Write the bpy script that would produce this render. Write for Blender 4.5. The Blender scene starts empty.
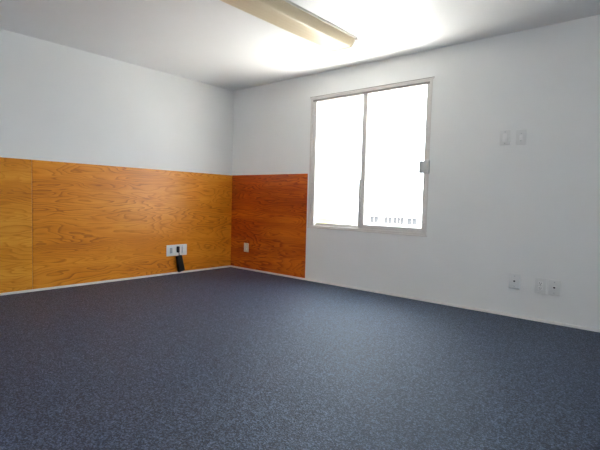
import bpy, bmesh, math, random
from mathutils import Matrix, Vector
random.seed(4)
sc = bpy.context.scene
C = sc.collection
PI = math.pi
H = 2.372                      # ceiling height
XR, YF = 6.3, -5.6             # room extents (corner at the origin)

# ------------------------------------------------------------------ node helpers
def mat(name):
    m = bpy.data.materials.new(name); m.use_nodes = True
    nt = m.node_tree; nt.nodes.clear()
    out = nt.nodes.new('ShaderNodeOutputMaterial')
    return m, nt, out
def N(nt, t, **kw):
    n = nt.nodes.new(t)
    for k, v in kw.items():
        if k.startswith('_'): setattr(n, k[1:], v)
    return n
def setin(n, **kw):
    for k, v in kw.items():
        n.inputs[k.replace('_', ' ')].default_value = v
def principled(name, col, rough=.5, spec=.5, metal=0., noise=0., nscale=30., bump=0., bscale=200., coat=0.):
    m, nt, out = mat(name)
    b = N(nt, 'ShaderNodeBsdfPrincipled')
    b.inputs['Base Color'].default_value = (*col, 1); b.inputs['Roughness'].default_value = rough
    b.inputs['Specular IOR Level'].default_value = spec; b.inputs['Metallic'].default_value = metal
    b.inputs['Coat Weight'].default_value = coat
    tc = N(nt, 'ShaderNodeTexCoord')
    if noise:
        n = N(nt, 'ShaderNodeTexNoise'); n.inputs['Scale'].default_value = nscale; n.inputs['Detail'].default_value = 3
        nt.links.new(tc.outputs['Object'], n.inputs['Vector'])
        r = N(nt, 'ShaderNodeValToRGB')
        r.color_ramp.elements[0].position = .3; r.color_ramp.elements[1].position = .7
        r.color_ramp.elements[0].color = (*[c*(1-noise) for c in col], 1)
        r.color_ramp.elements[1].color = (*[min(1, c*(1+noise)) for c in col], 1)
        nt.links.new(n.outputs['Fac'], r.inputs['Fac']); nt.links.new(r.outputs['Color'], b.inputs['Base Color'])
    if bump:
        n = N(nt, 'ShaderNodeTexNoise'); n.inputs['Scale'].default_value = bscale; n.inputs['Detail'].default_value = 4
        nt.links.new(tc.outputs['Object'], n.inputs['Vector'])
        bp = N(nt, 'ShaderNodeBump'); bp.inputs['Strength'].default_value = bump; bp.inputs['Distance'].default_value = .003
        nt.links.new(n.outputs['Fac'], bp.inputs['Height']); nt.links.new(bp.outputs['Normal'], b.inputs['Normal'])
    nt.links.new(b.outputs[0], out.inputs['Surface'])
    return m

M = {}
M['wall'] = principled('wall_paint', (.86, .865, .855), .45, .35, noise=.012, nscale=2.5, bump=.10, bscale=160)
M['ceiling'] = principled('ceiling_paint', (.86, .86, .855), .34, .5, noise=.012, nscale=2, bump=.05, bscale=120)
M['trim'] = principled('trim_paint', (.90, .88, .85), .4, .4, noise=.03, nscale=12)
M['alu'] = principled('painted_aluminium', (.72, .69, .66), .4, .5, noise=.03, nscale=20)
M['track_and_shade'] = principled('track_and_shade_grey', (.30, .28, .26), .45, .4, noise=.03, nscale=20)
M['latch'] = principled('latch_grey', (.60, .60, .59), .4, .5, noise=.03, nscale=60)
M['plastic'] = principled('white_plastic', (.78, .785, .775), .45, .5, noise=.015, nscale=60)
M['plastic2'] = principled('white_plastic_insert', (.86, .86, .855), .4, .5, noise=.015, nscale=60)
M['ivory'] = principled('ivory_plastic', (.80, .76, .62), .35, .5, noise=.02, nscale=60)
M['plastic3'] = principled('bright_white_plastic', (.87, .87, .865), .4, .5, noise=.015, nscale=60)
M['black'] = principled('black_plastic', (.012, .012, .015), .45, .4, noise=.2, nscale=60)
M['slot'] = principled('dark_slot', (.03, .03, .032), .6, .3, noise=.1, nscale=60)
M['grey'] = principled('grey_insert', (.42, .45, .48), .4, .4, noise=.04, nscale=60)
M['metal'] = principled('end_metal', (.45, .43, .40), .35, .5, metal=.7, noise=.05, nscale=40)
M['enamel'] = principled('white_enamel', (.78, .74, .66), .35, .5, noise=.02, nscale=20)
M['house'] = principled('white_stucco', (.80, .80, .80), .8, .2, noise=.04, nscale=.6, bump=.1, bscale=10)
M['cream'] = principled('yellow_stucco', (.80, .66, .15), .8, .2, noise=.04, nscale=.6, bump=.1, bscale=10)
M['pane_far'] = principled('far_pane', (.040, .041, .044), .12, .5, noise=.06, nscale=2)
M['bounce_slab'] = principled('bounce_slab_white', (.88, .86, .82), .85, .2, noise=.03, nscale=2, bump=.1, bscale=20)
M['asphalt'] = principled('asphalt', (.13, .13, .135), .85, .2, noise=.06, nscale=.8, bump=.2, bscale=8)

def wood(name, axis, tint, off):
    """rotary-cut plywood: grain along the panel, cathedral contours"""
    m, nt, out = mat(name)
    L = nt.links.new
    tc = N(nt, 'ShaderNodeTexCoord')
    mp = N(nt, 'ShaderNodeMapping')
    mp.inputs['Location'].default_value = off
    if axis == 'y': mp.inputs['Rotation'].default_value = (0, 0, PI/2)
    L(tc.outputs['Object'], mp.inputs['Vector'])
    def stretched(sx, sz, detail, rough=.5, dist=0., scale=1.):
        q = N(nt, 'ShaderNodeMapping'); q.inputs['Scale'].default_value = (sx, .2, sz)
        L(mp.outputs[0], q.inputs['Vector'])
        n = N(nt, 'ShaderNodeTexNoise'); n.inputs['Scale'].default_value = scale
        n.inputs['Detail'].default_value = detail; n.inputs['Roughness'].default_value = rough
        n.inputs['Distortion'].default_value = dist
        L(q.outputs[0], n.inputs['Vector']); return n.outputs['Fac']
    def math_(op, a, b=None, clamp=False):
        n = N(nt, 'ShaderNodeMath'); n.operation = op; n.use_clamp = clamp
        for i, v in enumerate((a, b)):
            if v is None: continue
            if isinstance(v, (int, float)): n.inputs[i].default_value = v
            else: L(v, n.inputs[i])
        return n.outputs[0]
    base = stretched(1.0, 6.0, 2.6, .46, .3)
    wob = stretched(9, 30, 2, .5)
    ph = math_('ADD', math_('MULTIPLY', base, 19.), math_('MULTIPLY', wob, .55))
    fr = math_('FRACT', ph)
    # asymmetric early/late wood: slow rise, sharp fall
    r = N(nt, 'ShaderNodeValToRGB'); cr = r.color_ramp
    cr.elements[0].position = 0; cr.elements[0].color = (.10, .10, .10, 1)
    cr.elements[1].position = .62; cr.elements[1].color = (.35, .35, .35, 1)
    e = cr.elements.new(.88); e.color = (1, 1, 1, 1)
    e = cr.elements.new(1.0); e.color = (.15, .15, .15, 1)
    L(fr, r.inputs['Fac'])
    fine = stretched(6, 260, 3, .6)
    broad = stretched(.45, 5.0, 2, .6)
    mask = stretched(1.4, 3.0, 1, .5)      # grain strength comes and goes
    g = math_('MULTIPLY', r.outputs['Color'], math_('ADD', math_('MULTIPLY', mask, 1.5), -.15))
    t = math_('ADD', math_('MULTIPLY', g, .72), math_('MULTIPLY', fine, .36))
    t = math_('ADD', t, math_('MULTIPLY', math_('ADD', broad, -.5), 1.0), True)
    r2 = N(nt, 'ShaderNodeValToRGB'); c2 = r2.color_ramp
    li, mi, da = tint
    c2.elements[0].position = .05; c2.elements[0].color = (*li, 1)
    c2.elements[1].position = .85; c2.elements[1].color = (*da, 1)
    e = c2.elements.new(.38); e.color = (*mi, 1)
    L(t, r2.inputs['Fac'])
    b = N(nt, 'ShaderNodeBsdfPrincipled')
    L(r2.outputs['Color'], b.inputs['Base Color'])
    b.inputs['Roughness'].default_value = .34; b.inputs['Specular IOR Level'].default_value = .5
    bp = N(nt, 'ShaderNodeBump'); bp.inputs['Strength'].default_value = .12; bp.inputs['Distance'].default_value = .002
    L(fine, bp.inputs['Height']); L(bp.outputs[0], b.inputs['Normal'])
    L(b.outputs[0], out.inputs['Surface'])
    return m
M['ply_a'] = wood('varnished_plywood', 'y', ((.92, .38, .036), (.76, .25, .011), (.47, .118, .004)), (0.3, 0, .1))
M['ply_b'] = wood('varnished_plywood_pale', 'y', ((.90, .41, .045), (.74, .265, .014), (.46, .122, .005)), (3.7, 2.1, 5.3))
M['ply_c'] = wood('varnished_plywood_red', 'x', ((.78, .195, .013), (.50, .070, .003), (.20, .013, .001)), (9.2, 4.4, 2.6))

def carpet():
    m, nt, out = mat('heather_carpet'); L = nt.links.new
    tc = N(nt, 'ShaderNodeTexCoord')
    def noise(s, d=2, r=.5):
        n = N(nt, 'ShaderNodeTexNoise'); n.inputs['Scale'].default_value = s; n.inputs['Detail'].default_value = d
        n.inputs['Roughness'].default_value = r
        L(tc.outputs['Object'], n.inputs['Vector']); return n.outputs['Fac']
    v = N(nt, 'ShaderNodeTexVoronoi'); v.inputs['Scale'].default_value = 185
    L(tc.outputs['Object'], v.inputs['Vector'])
    sep = N(nt, 'ShaderNodeSeparateColor'); L(v.outputs['Color'], sep.inputs['Color'])
    a = N(nt, 'ShaderNodeMath'); a.operation = 'MULTIPLY_ADD'; L(sep.outputs[0], a.inputs[0])
    a.inputs[1].default_value = .55
    b_ = N(nt, 'ShaderNodeMath'); b_.operation = 'MULTIPLY'; L(noise(64, 3, .65), b_.inputs[0]); b_.inputs[1].default_value = .5
    L(b_.outputs[0], a.inputs[2])
    r = N(nt, 'ShaderNodeValToRGB'); cr = r.color_ramp
    cr.elements[0].position = .28; cr.elements[0].color = (.0015, .0035, .012, 1)
    cr.elements[1].position = .78; cr.elements[1].color = (.115, .155, .25, 1)
    e = cr.elements.new(.5); e.color = (.0045, .0105, .034, 1)
    L(a.outputs[0], r.inputs['Fac'])
    b = N(nt, 'ShaderNodeBsdfPrincipled')
    L(r.outputs['Color'], b.inputs['Base Color'])
    b.inputs['Roughness'].default_value = .54; b.inputs['Specular IOR Level'].default_value = .85; b.inputs['Specular Tint'].default_value = (.62, .80, 1, 1)
    b.inputs['Sheen Weight'].default_value = .0; b.inputs['Sheen Roughness'].default_value = .5
    b.inputs['Sheen Tint'].default_value = (.75, .85, 1, 1)
    bp = N(nt, 'ShaderNodeBump'); bp.inputs['Strength'].default_value = .5; bp.inputs['Distance'].default_value = .006
    L(v.outputs['Distance'], bp.inputs['Height']); L(bp.outputs[0], b.inputs['Normal'])
    L(b.outputs[0], out.inputs['Surface']); return m
M['carpet'] = carpet()

def thin_glass():
    m, nt, out = mat('window_glass'); L = nt.links.new
    t = N(nt, 'ShaderNodeBsdfTransparent'); t.inputs[0].default_value = (.97, .98, .975, 1)
    g = N(nt, 'ShaderNodeBsdfGlossy'); g.inputs['Roughness'].default_value = .02
    f = N(nt, 'ShaderNodeFresnel'); f.inputs['IOR'].default_value = 1.5
    tc = N(nt, 'ShaderNodeTexCoord'); n = N(nt, 'ShaderNodeTexNoise'); n.inputs['Scale'].default_value = 3
    L(tc.outputs['Object'], n.inputs['Vector'])
    bp = N(nt, 'ShaderNodeBump'); bp.inputs['Strength'].default_value = .01; L(n.outputs['Fac'], bp.inputs['Height'])
    L(bp.outputs[0], g.inputs['Normal'])
    mx = N(nt, 'ShaderNodeMixShader'); 
    ge = N(nt, 'ShaderNodeNewGeometry'); mm = N(nt, 'ShaderNodeMath'); mm.operation = 'SUBTRACT'; mm.inputs[0].default_value = 1
    L(ge.outputs['Backfacing'], mm.inputs[1]); mu = N(nt, 'ShaderNodeMath'); mu.operation = 'MULTIPLY'
    L(f.outputs[0], mu.inputs[0]); L(mm.outputs[0], mu.inputs[1])
    L(mu.outputs[0], mx.inputs[0]); L(t.outputs[0], mx.inputs[1]); L(g.outputs[0], mx.inputs[2])
    L(mx.outputs[0], out.inputs['Surface']); return m
M['glass'] = thin_glass()

def lens_mat():
    m, nt, out = mat('aged_acrylic_lens'); L = nt.links.new
    b = N(nt, 'ShaderNodeBsdfPrincipled'); setin(b, Roughness=.32)
    b.inputs['Specular IOR Level'].default_value = .6
    tc = N(nt, 'ShaderNodeTexCoord')
    mp = N(nt, 'ShaderNodeMapping'); mp.inputs['Scale'].default_value = (60, .4, 60); L(tc.outputs['Object'], mp.inputs['Vector'])
    n = N(nt, 'ShaderNodeTexNoise'); n.inputs['Scale'].default_value = 1; n.inputs['Detail'].default_value = 2
    L(mp.outputs[0], n.inputs['Vector'])
    r = N(nt, 'ShaderNodeValToRGB')
    r.color_ramp.elements[0].color = (.70, .57, .37, 1); r.color_ramp.elements[1].color = (.80, .69, .50, 1)
    L(n.outputs['Fac'], r.inputs['Fac']); L(r.outputs['Color'], b.inputs['Base Color'])
    bp = N(nt, 'ShaderNodeBump'); bp.inputs['Strength'].default_value = .15; bp.inputs['Distance'].default_value = .001
    L(n.outputs['Fac'], bp.inputs['Height']); L(bp.outputs[0], b.inputs['Normal'])
    tr = N(nt, 'ShaderNodeBsdfTranslucent'); L(r.outputs['Color'], tr.inputs['Color'])
    mx = N(nt, 'ShaderNodeMixShader'); mx.inputs[0].default_value = .12
    L(b.outputs[0], mx.inputs[1]); L(tr.outputs[0], mx.inputs[2]); L(mx.outputs[0], out.inputs['Surface']); return m
M['lens'] = lens_mat()

# ------------------------------------------------------------------ mesh helpers
def box(bm, x0, x1, y0, y1, z0, z1, bev=0., seg=2):
    r = bmesh.ops.create_cube(bm, size=1)
    vs = r['verts']
    for v in vs:
        v.co = Vector((x0+(v.co.x+.5)*(x1-x0), y0+(v.co.y+.5)*(y1-y0), z0+(v.co.z+.5)*(z1-z0)))
    if bev:
        es = list({e for v in vs for e in v.link_edges})
        bmesh.ops.bevel(bm, geom=es, offset=bev, segments=seg, affect='EDGES', profile=.5)
def cyl(bm, p0, p1, r0, r1=None, n=20):
    p0, p1 = Vector(p0), Vector(p1); d = p1-p0
    rot = d.to_track_quat('Z', 'Y').to_matrix().to_4x4()
    bmesh.ops.create_cone(bm, cap_ends=True, segments=n, radius1=r0, radius2=r0 if r1 is None else r1, depth=d.length,
                          matrix=Matrix.Translation((p0+p1)/2) @ rot)
def tube(bm, pts, r, n=10):
    pts = [Vector(p) for p in pts]; rings = []
    for i, p in enumerate(pts):
        t = (pts[min(i+1, len(pts)-1)]-pts[max(i-1, 0)]).normalized()
        a = t.cross(Vector((.3, .2, .9))).normalized(); b = t.cross(a)
        rings.append([bm.verts.new(p+a*(r*math.cos(2*PI*k/n))+b*(r*math.sin(2*PI*k/n))) for k in range(n)])
    for A, B in zip(rings, rings[1:]):
        for k in range(n): bm.faces.new((A[k], A[(k+1) % n], B[(k+1) % n], B[k]))
    bm.faces.new(rings[0][::-1]); bm.faces.new(rings[-1])
def obj(name, bm, m, parent=None, smooth=False):
    bmesh.ops.recalc_face_normals(bm, faces=bm.faces)
    me = bpy.data.meshes.new(name); bm.to_mesh(me); bm.free()
    me.materials.append(m)
    if smooth:
        for p in me.polygons: p.use_smooth = True
        try: me.set_sharp_from_angle(angle=math.radians(35))
        except Exception: pass
    o = bpy.data.objects.new(name, me); C.objects.link(o)
    if parent is not None: o.parent = parent
    return o
def struct(name, bm, m, parent=None, **k):
    o = obj(name, bm, m, parent, **k)
    if parent is None: o['kind'] = 'structure'
    return o
def tag(o, label, cat, group=None):
    o['label'] = label; o['category'] = cat
    if group: o['group'] = group
    return o
def thing(name, label, cat, loc=(0, 0, 0), rot=(0, 0, 0), group=None):
    o = bpy.data.objects.new(name, None); o.empty_display_size = .05; C.objects.link(o)
    o.location = loc; o.rotation_euler = rot
    return tag(o, label, cat, group)
def NB(): return bmesh.new()

# ------------------------------------------------------------------ room shell
T = .15
WX0, WX1, WZ0, WZ1 = 1.347, 2.810, .624, 2.106        # window opening
b = NB(); box(b, -T, XR+T, YF-T, T, -.2, 0); struct('floor', b, M['carpet'])
b = NB(); box(b, -T, XR+T, YF-T, T, H, H+.12); struct('ceiling', b, M['ceiling'])
b = NB(); box(b, -T, 0, YF-T, 0, 0, H); struct('wall_left', b, M['wall'])
b = NB()
box(b, -T, WX0, 0, T, 0, H); box(b, WX1, XR+T, 0, T, 0, H)
box(b, WX0, WX1, 0, T, 0, WZ0); box(b, WX0, WX1, 0, T, WZ1, H)
struct('wall_right', b, M['wall'])
b = NB(); box(b, XR, XR+T, YF-T, 0, 0, H); struct('wall_near', b, M['wall'])
RX0, RX1, RZ0, RZ1 = 2.6, 4.4, 1.10, 2.10               # unseen rear window, added as fill light for the window wall
b = NB()
box(b, 0, RX0, YF-T, YF, 0, H); box(b, RX1, XR, YF-T, YF, 0, H)
box(b, RX0, RX1, YF-T, YF, 0, RZ0); box(b, RX0, RX1, YF-T, YF, RZ1, H)
struct('wall_rear', b, M['wall'])
rw = bpy.data.objects.new('fill_window', None); C.objects.link(rw); rw.location = (RX0, YF, RZ0); rw['kind'] = 'structure'
b = NB(); w_, h_ = RX1-RX0, RZ1-RZ0
for x0, x1 in ((0, .03), (w_/2-.02, w_/2+.02), (w_-.03, w_)): box(b, x0, x1, -.08, .004, 0, h_)
for x0, x1 in ((.03, w_/2-.02), (w_/2+.02, w_-.03)):
    box(b, x0, x1, -.08, .004, 0, .03); box(b, x0, x1, -.08, .004, h_-.03, h_)
obj('window_frame', b, M['alu'], rw)
for x0, x1 in ((.03, w_/2-.02), (w_/2+.02, w_-.03)):
    b = NB(); box(b, x0, x1, -.042, -.038, .03, h_-.03); obj('pane', b, M['glass'], rw)

PT, G = .008, .0006    # plywood thickness
# slim white strip along the foot of the walls
b = NB(); box(b, 0, PT+.006, YF, 0, 0, .022, .003); struct('baseboard_left', b, M['trim'])
b = NB(); box(b, PT+.006, XR, -PT-.006, 0, 0, .022, .003); struct('baseboard_right', b, M['trim'])

# ------------------------------------------------------------------ plywood wainscot
PZ0, PZ1 = .0225, 1.245
b = NB(); box(b, G, PT, -2.452, -.0008, PZ0, PZ1, .0012, 1)
tag(obj('plywood_panel', b, M['ply_a']), 'long orange varnished plywood sheet on the left wall with the white outlet plate', 'wall panel', 'plywood wall panels')
b = NB(); box(b, G, PT, -4.894, -2.4545, PZ0, PZ1, .0012, 1)
tag(obj('plywood_panel', b, M['ply_b']), 'plywood sheet at far left edge of photo, beyond the vertical seam', 'wall panel', 'plywood wall panels')
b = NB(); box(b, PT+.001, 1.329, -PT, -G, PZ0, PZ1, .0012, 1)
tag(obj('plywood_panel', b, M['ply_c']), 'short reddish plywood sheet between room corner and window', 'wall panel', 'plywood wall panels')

# ------------------------------------------------------------------ sliding window
win = bpy.data.objects.new('window_1', None); C.objects.link(win); win.location = (WX0, 0, WZ0)
win['kind'] = 'structure'
def wobj(name, bm, m, parent=None, smooth=False):
    """geometry given in world coordinates, parented to the window"""
    for v in bm.verts: v.co -= Vector((WX0, 0, WZ0))
    o = obj(name, bm, m, parent or win, smooth); return o
FD = .085
b = NB()                                                  # fixed outer frame
box(b, WX0, WX0+.030, -.004, FD, WZ0, WZ1, .002, 1)
box(b, WX1-.024, WX1, -.004, FD, WZ0, WZ1, .002, 1)
box(b, WX0+.030, WX1-.024, -.004, FD, WZ0, WZ0+.026, .002, 1)
box(b, WX0+.030, WX1-.024, -.002, FD, WZ1-.024, WZ1, .002, 1)
wobj('window_frame', b, M['alu'])
b = NB(); box(b, WX0-.012, WX1+.016, -.012, -.002, WZ1-.010, WZ1+.004, .002, 1)   # projecting head lip
wobj('head_lip', b, M['alu'])
b = NB(); box(b, WX0-.010, WX1+.018, -.006, -.0005, WZ1+.004, WZ1+.012, .001, 1); wobj('head_shadow_strip', b, M['track_and_shade'])  # dark strip standing in for the shadow line above the head
b = NB(); box(b, WX0+.030, WX1-.024, .034, .042, WZ1-.042, WZ1-.024); box(b, WX0+.030, WX1-.024, .0, .006, WZ1-.044, WZ1-.024)
wobj('head_track', b, M['track_and_shade'])
b = NB(); box(b, WX0+.030, WX1-.024, .034, .041, WZ0+.026, WZ0+.038); box(b, WX0-.008, WX1+.012, -.010, -.001, WZ0-.006, WZ0+.006, .002, 1)
wobj('sill_track', b, M['alu'])
def sash(name, x0, x1, y0, y1, z0, z1, sl, sr, rb, rt):
    b = NB()
    box(b, x0, x0+sl, y0, y1, z0, z1, .002, 1); box(b, x1-sr, x1, y0, y1, z0, z1, .002, 1)
    box(b, x0+sl, x1-sr, y0, y1, z0, z0+rb, .002, 1); box(b, x0+sl, x1-sr, y0, y1, z1-rt, z1, .002, 1)
    s = wobj(name, b, M['alu'])
    ym = (y0+y1)/2
    b = NB(); box(b, x0+sl-.003, x1-sr+.003, ym-.002, ym+.002, z0+rb-.003, z1-rt+.003)
    g = wobj('pane', b, M['glass'], s); return s
fs = sash('fixed_sash', WX0+.030, 2.100, .044, .072, WZ0+.026, WZ1-.024, .022, .040, .032, .018)
b = NB(); box(b, WX0+.030, WX0+.082, .004, .050, WZ0+.026, WZ1-.024, .003, 1)
wobj('glazing_channel', b, M['alu'], fs)
sl = sash('sliding_sash', 2.045, WX1-.024, .008, .033, WZ0+.032, WZ1-.030, .056, .033, .040, .016)
b = NB(); box(b, 2.033, 2.056, -.004, .012, WZ0+.04, 1.17, .003)
wobj('pull_strip', b, M['alu'], sl, True)
b = NB(); box(b, 2.722, 2.777, -.030, .008, 1.222, 1.338, .004); box(b, 2.777, 2.822, -.036, -.006, 1.216, 1.340, .004)
wobj('latch', b, M['latch'], sl, True)

# ------------------------------------------------------------------ fluorescent fixture
LX, LY0, LY1 = 2.250, -3.12, -.68
fx = thing('fluorescent_light', 'long unlit fluorescent ceiling fixture with yellowed plastic lens', 'ceiling light', (LX, (LY0+LY1)/2, H-.0005))
hl = (LY1-LY0)/2
b = NB(); box(b, -.158, .158, -hl, hl, -.016, 0, .002, 1); obj('housing', b, M['enamel'], fx)
prof = []
def arc(cx, cz, r, a0, a1, n=6):
    return [(cx+r*math.cos(a0+(a1-a0)*i/n), cz+r*math.sin(a0+(a1-a0)*i/n)) for i in range(n+1)]
pts = [(-.150, -.016)] + arc(-.090, -.062, .020, math.radians(200), math.radians(270)) + \
      arc(.090, -.062, .020, math.radians(270), math.radians(340)) + [(.150, -.016)]
b = NB(); ny = 40; rows = []
for j in range(ny+1):
    y = -hl+.012+(2*hl-.024)*j/ny
    rows.append([b.verts.new((x, y, z)) for x, z in pts])
for A, B in zip(rows, rows[1:]):
    for k in range(len(pts)-1): b.faces.new((A[k], A[k+1], B[k+1], B[k]))
lens = obj('diffuser', b, M['lens'], fx, True)
so = lens.modifiers.new('thick', 'SOLIDIFY'); so.thickness = .003; so.offset = -1
for s in (-1, 1):
    b = NB(); front = [(x*1.03, z-.003 if z < -.03 else z) for x, z in pts]
    A = [b.verts.new((x, s*hl, z)) for x, z in front]; B = [b.verts.new((x, s*(hl-.014), z)) for x, z in front]
    b.faces.new(A); b.faces.new(B)
    for k in range(len(A)): b.faces.new((A[k], A[(k+1) % len(A)], B[(k+1) % len(A)], B[k]))
    obj('end_cap', b, M['enamel'], fx)
b = NB(); box(b, .128, .160, hl-.020, hl+.006, -.030, -.006, .003); obj('end_clip', b, M['metal'], fx, True)

# ------------------------------------------------------------------ electrical plates
# built facing -Y (for the window wall), origin at the plate centre on the wall
def plate(t, w, h, m, d=.0085):
    b = NB(); box(b, -w/2, w/2, -d, 0, -h/2, h/2, .003, 2); return obj('cover_plate', b, m, t, True)
def screw(t, x, z, y=-.0085):
    b = NB(); cyl(b, (x, y, z), (x, y-.0015, z), .0035, n=12); return obj('screw', b, M['grey'], t, True)
def switch(name, label, x, z, w=.082, h=.124, tilt=.10):
    t = thing(name, label, 'light switch', (x, 0, z), group='light switches')
    plate(t, w, h, M['plastic'])
    b = NB(); box(b, -.017, .017, -.0135, -.0085, -.034, .034, .002, 2)
    r = obj('rocker', b, M['plastic2'], t, True)
    for v in r.data.vertices:
        if v.co.y < -.0105: v.co.y += tilt*(v.co.z)
    screw(t, 0, .048); screw(t, 0, -.048)
    return t
switch('light_switch', 'white rocker switch plate high on the wall, nearer the window of the two', 3.479, 1.507)
t = thing('light_switch', 'white toggle switch plate high on the wall, farther from the window of the two', 'light switch', (3.606, 0, 1.502), group='light switches')
plate(t, .082, .124, M['plastic'])
b = NB(); box(b, -.012, .012, -.011, -.0085, -.022, .022, .001, 1); obj('switch_surround', b, M['plastic2'], t, True)
b = NB(); cyl(b, (0, -.0105, -.002), (0, -.0245, -.010), .0055, .004, 12); obj('toggle', b, M['plastic2'], t, True)
screw(t, 0, .030); screw(t, 0, -.030)

def jack(label, x, z, w, h, marks=False):
    t = thing('jack_outlet', label, 'wall jack', (x, 0, z), group='jack plates low on the window wall')
    plate(t, w, h, M['plastic'])
    b = NB(); box(b, -.011, .011, -.0125, -.0085, -.010, .012, .0015, 1); j = obj('jack', b, M['plastic2'], t, True)
    b = NB(); box(b, -.0075, .0075, -.0133, -.0124, -.005, .007, .0003, 1); obj('jack_opening', b, M['slot'], j)
    screw(t, 0, .043); screw(t, 0, -.043); return t
def receptacle(t, x=0., z0=0., s=1.):
    for dz in (.0195, -.0195):
        b = NB(); box(b, x-.0165*s, x+.0165*s, -.012, -.0085, z0+dz-.014, z0+dz+.014, .002, 2)
        f = obj('socket', b, M['plastic2'], t, True)
        b = NB()
        box(b, x-.0085, x-.0058, -.0127, -.0118, z0+dz-.002, z0+dz+.008); box(b, x+.0058, x+.0085, -.0127, -.0118, z0+dz-.002, z0+dz+.007)
        cyl(b, (x, -.0118, z0+dz-.0075), (x, -.0127, z0+dz-.0075), .0028, n=12)
        obj('slots', b, M['slot'], f)
jack('white jack plate with one dark opening, low on the wall, standing apart from the pair', 3.614, .304, .088, .125)
t = thing('power_outlet', 'white double power outlet in the low pair, next to the jack plate', 'power outlet', (3.811, 0, .294), group='power outlets')
plate(t, .084, .125, M['plastic']); receptacle(t); screw(t, 0, 0)
jack('white jack plate with dark centre in the low pair, farthest right of the three', 3.911, .292, .084, .122)

t = thing('power_outlet', 'small ivory outlet plate low on the reddish plywood near the corner', 'power outlet', (.320, -PT, .295), group='power outlets')
plate(t, .086, .118, M['ivory']); receptacle(t); screw(t, 0, 0)

# wide plate on the left wall: local X runs along world +Y, local -Y faces world +X
t = thing('power_outlet', 'wide white outlet plate on the left wall with black plug in it', 'power outlet', (PT, -.868, .290), (0, 0, PI/2), 'power outlets')
plate(t, .285, .135, M['plastic3'])
b = NB(); box(b, -.100, -.066, -.0115, -.0085, -.034, .034, .002, 2); g = obj('grey_insert', b, M['grey'], t, True)
receptacle(t, .002)
b = NB(); box(b, .068, .078, -.011, -.0085, -.040, .040, .001, 1); obj('insert_strip', b, M['grey'], t, True)
for sx in (-.083, .073): screw(t, sx, .052); screw(t, sx, -.052)

# black adapter hanging under the plate
ad = thing('power_adapter', 'black power adapter hanging on its cord below the wide white outlet plate', 'power adapter', (PT, -.877, .255), (0, 0, PI/2))
b = NB(); box(b, -.003, .025, -.044, -.013, .008, .082, .006, 2); obj('plug', b, M['black'], ad, True)
b = NB(); box(b, -.041, .041, -.050, -.0095, -.100, .100, .010, 3)
for v in b.verts:                                           # slight taper
    k = 1+.12*(-v.co.z/.1); v.co.x *= k
rot = Matrix.Translation((.040, 0, -.128)) @ Matrix.Rotation(math.radians(-11), 4, 'Y')
bmesh.ops.transform(b, matrix=rot, verts=b.verts)
obj('adapter_body', b, M['black'], ad, True)
b = NB(); tube(b, [(.011, -.036, .014), (.012, -.050, -.003), (.014, -.046, -.02), (.020, -.034, -.034)], .005)
obj('cord', b, M['black'], ad, True)

# ------------------------------------------------------------------ outside the window
b = NB(); box(b, -60, 60, .3, 70, -3.4, -3.2); struct('ground', b, M['asphalt'])
b = NB(); box(b, -3.5, 7.5, .45, 2.1, -.55, -.35); struct('bounce_slab', b, M['bounce_slab'])  # unseen white slab, added to bounce sunlight up onto the ceiling
bl = thing('neighbouring_building', 'pale building with barred windows seen blown out through the window', 'building', (-12, 30, -3.2))
b = NB(); box(b, -7.2, 8.0, 0, 6, 0, 5.2)
box(b, -7.4, 8.2, -.25, 6.2, 5.2, 5.5); obj('wall', b, M['house'], bl)
fz = 2.36
for x0, x1 in ((-6.1, -5.7), (-4.2, -3.35), (-2.75, -2.05), (-1.88, -.92), (-.64, .25)):
    b = NB(); fr = .03
    box(b, x0-fr, x1+fr, -.06, 0, fz-fr, fz); box(b, x0-fr, x1+fr, -.06, 0, fz+.58, fz+.58+fr)
    box(b, x0-fr, x0, -.06, 0, fz, fz+.58); box(b, x1, x1+fr, -.06, 0, fz, fz+.58)
    f = obj('window_surround', b, M['house'], bl)
    b = NB(); box(b, x0, x1, -.02, 0, fz, fz+.58); obj('pane', b, M['pane_far'], f)
    n = max(2, int((x1-x0)/.3))
    for i in range(1, n):
        b = NB(); box(b, x0+(x1-x0)*i/n-.008, x0+(x1-x0)*i/n+.008, -.05, -.02, fz, fz+.58)
        obj('window_bar', b, M['house'], f)
cb = thing('garden_wall', 'pale yellow low wall outside, glimpsed at the lower left of the window', 'wall', (-24.9, 29, -3.2))
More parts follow.
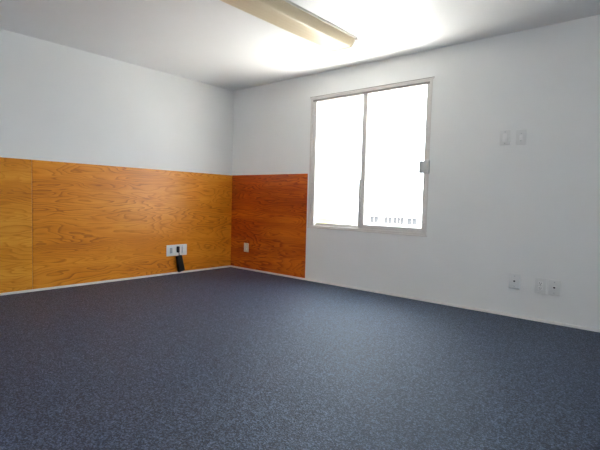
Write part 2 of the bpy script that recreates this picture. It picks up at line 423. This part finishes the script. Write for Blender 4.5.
b = NB(); box(b, -6, 5.5, 0, .4, 0, 2.45); obj('masonry', b, M['cream'], cb)
b = NB(); box(b, -6.1, 5.6, -.08, .48, 2.45, 2.58, .02); obj('coping', b, M['cream'], cb)

# ------------------------------------------------------------------ light
w = bpy.data.worlds.new('sky'); sc.world = w; w.use_nodes = True
nt = w.node_tree; nt.nodes.clear()
o = nt.nodes.new('ShaderNodeOutputWorld'); bg = nt.nodes.new('ShaderNodeBackground')
bg.inputs[0].default_value = (.89, .945, 1.0, 1); bg.inputs[1].default_value = 8.6
nt.links.new(bg.outputs[0], o.inputs[0])
sun = bpy.data.lights.new('sun', 'SUN'); sun.energy = 96; sun.angle = math.radians(.6); sun.color = (1, .97, .93)
so_ = bpy.data.objects.new('sun', sun); C.objects.link(so_)
so_.rotation_euler = Vector((.46, .16, -.87)).to_track_quat('-Z', 'Y').to_euler()

# ------------------------------------------------------------------ camera
yaw, pit, rol, f = -.7058, -.0549, .0268, 446.17
fw = Vector((math.sin(yaw)*math.cos(pit), math.cos(yaw)*math.cos(pit), math.sin(pit)))
rt = Vector((math.cos(yaw), -math.sin(yaw), 0)); up = rt.cross(fw)
r2 = rt*math.cos(rol)+up*math.sin(rol); u2 = up*math.cos(rol)-rt*math.sin(rol)
cam = bpy.data.cameras.new('camera'); co = bpy.data.objects.new('camera', cam); C.objects.link(co)
mw = Matrix((r2, u2, -fw)).transposed().to_4x4(); mw.translation = (4.6449, -4.009, .9318)
co.matrix_world = mw
cam.sensor_fit = 'HORIZONTAL'; cam.sensor_width = 36; cam.lens = f/600*36; cam.clip_start = .02
sc.camera = co

# ------------------------------------------------------------------ view
vs = sc.view_settings
sc.display_settings.display_device = 'sRGB'
vs.view_transform = 'Standard'; vs.look = 'None'; vs.exposure = .1; vs.gamma = 1; vs.use_curve_mapping = False
sc.cycles.max_bounces = 12; sc.cycles.diffuse_bounces = 8; sc.cycles.use_denoising = True
sc.cycles.sample_clamp_indirect = 0
sc.cycles.sample_clamp_direct = 0
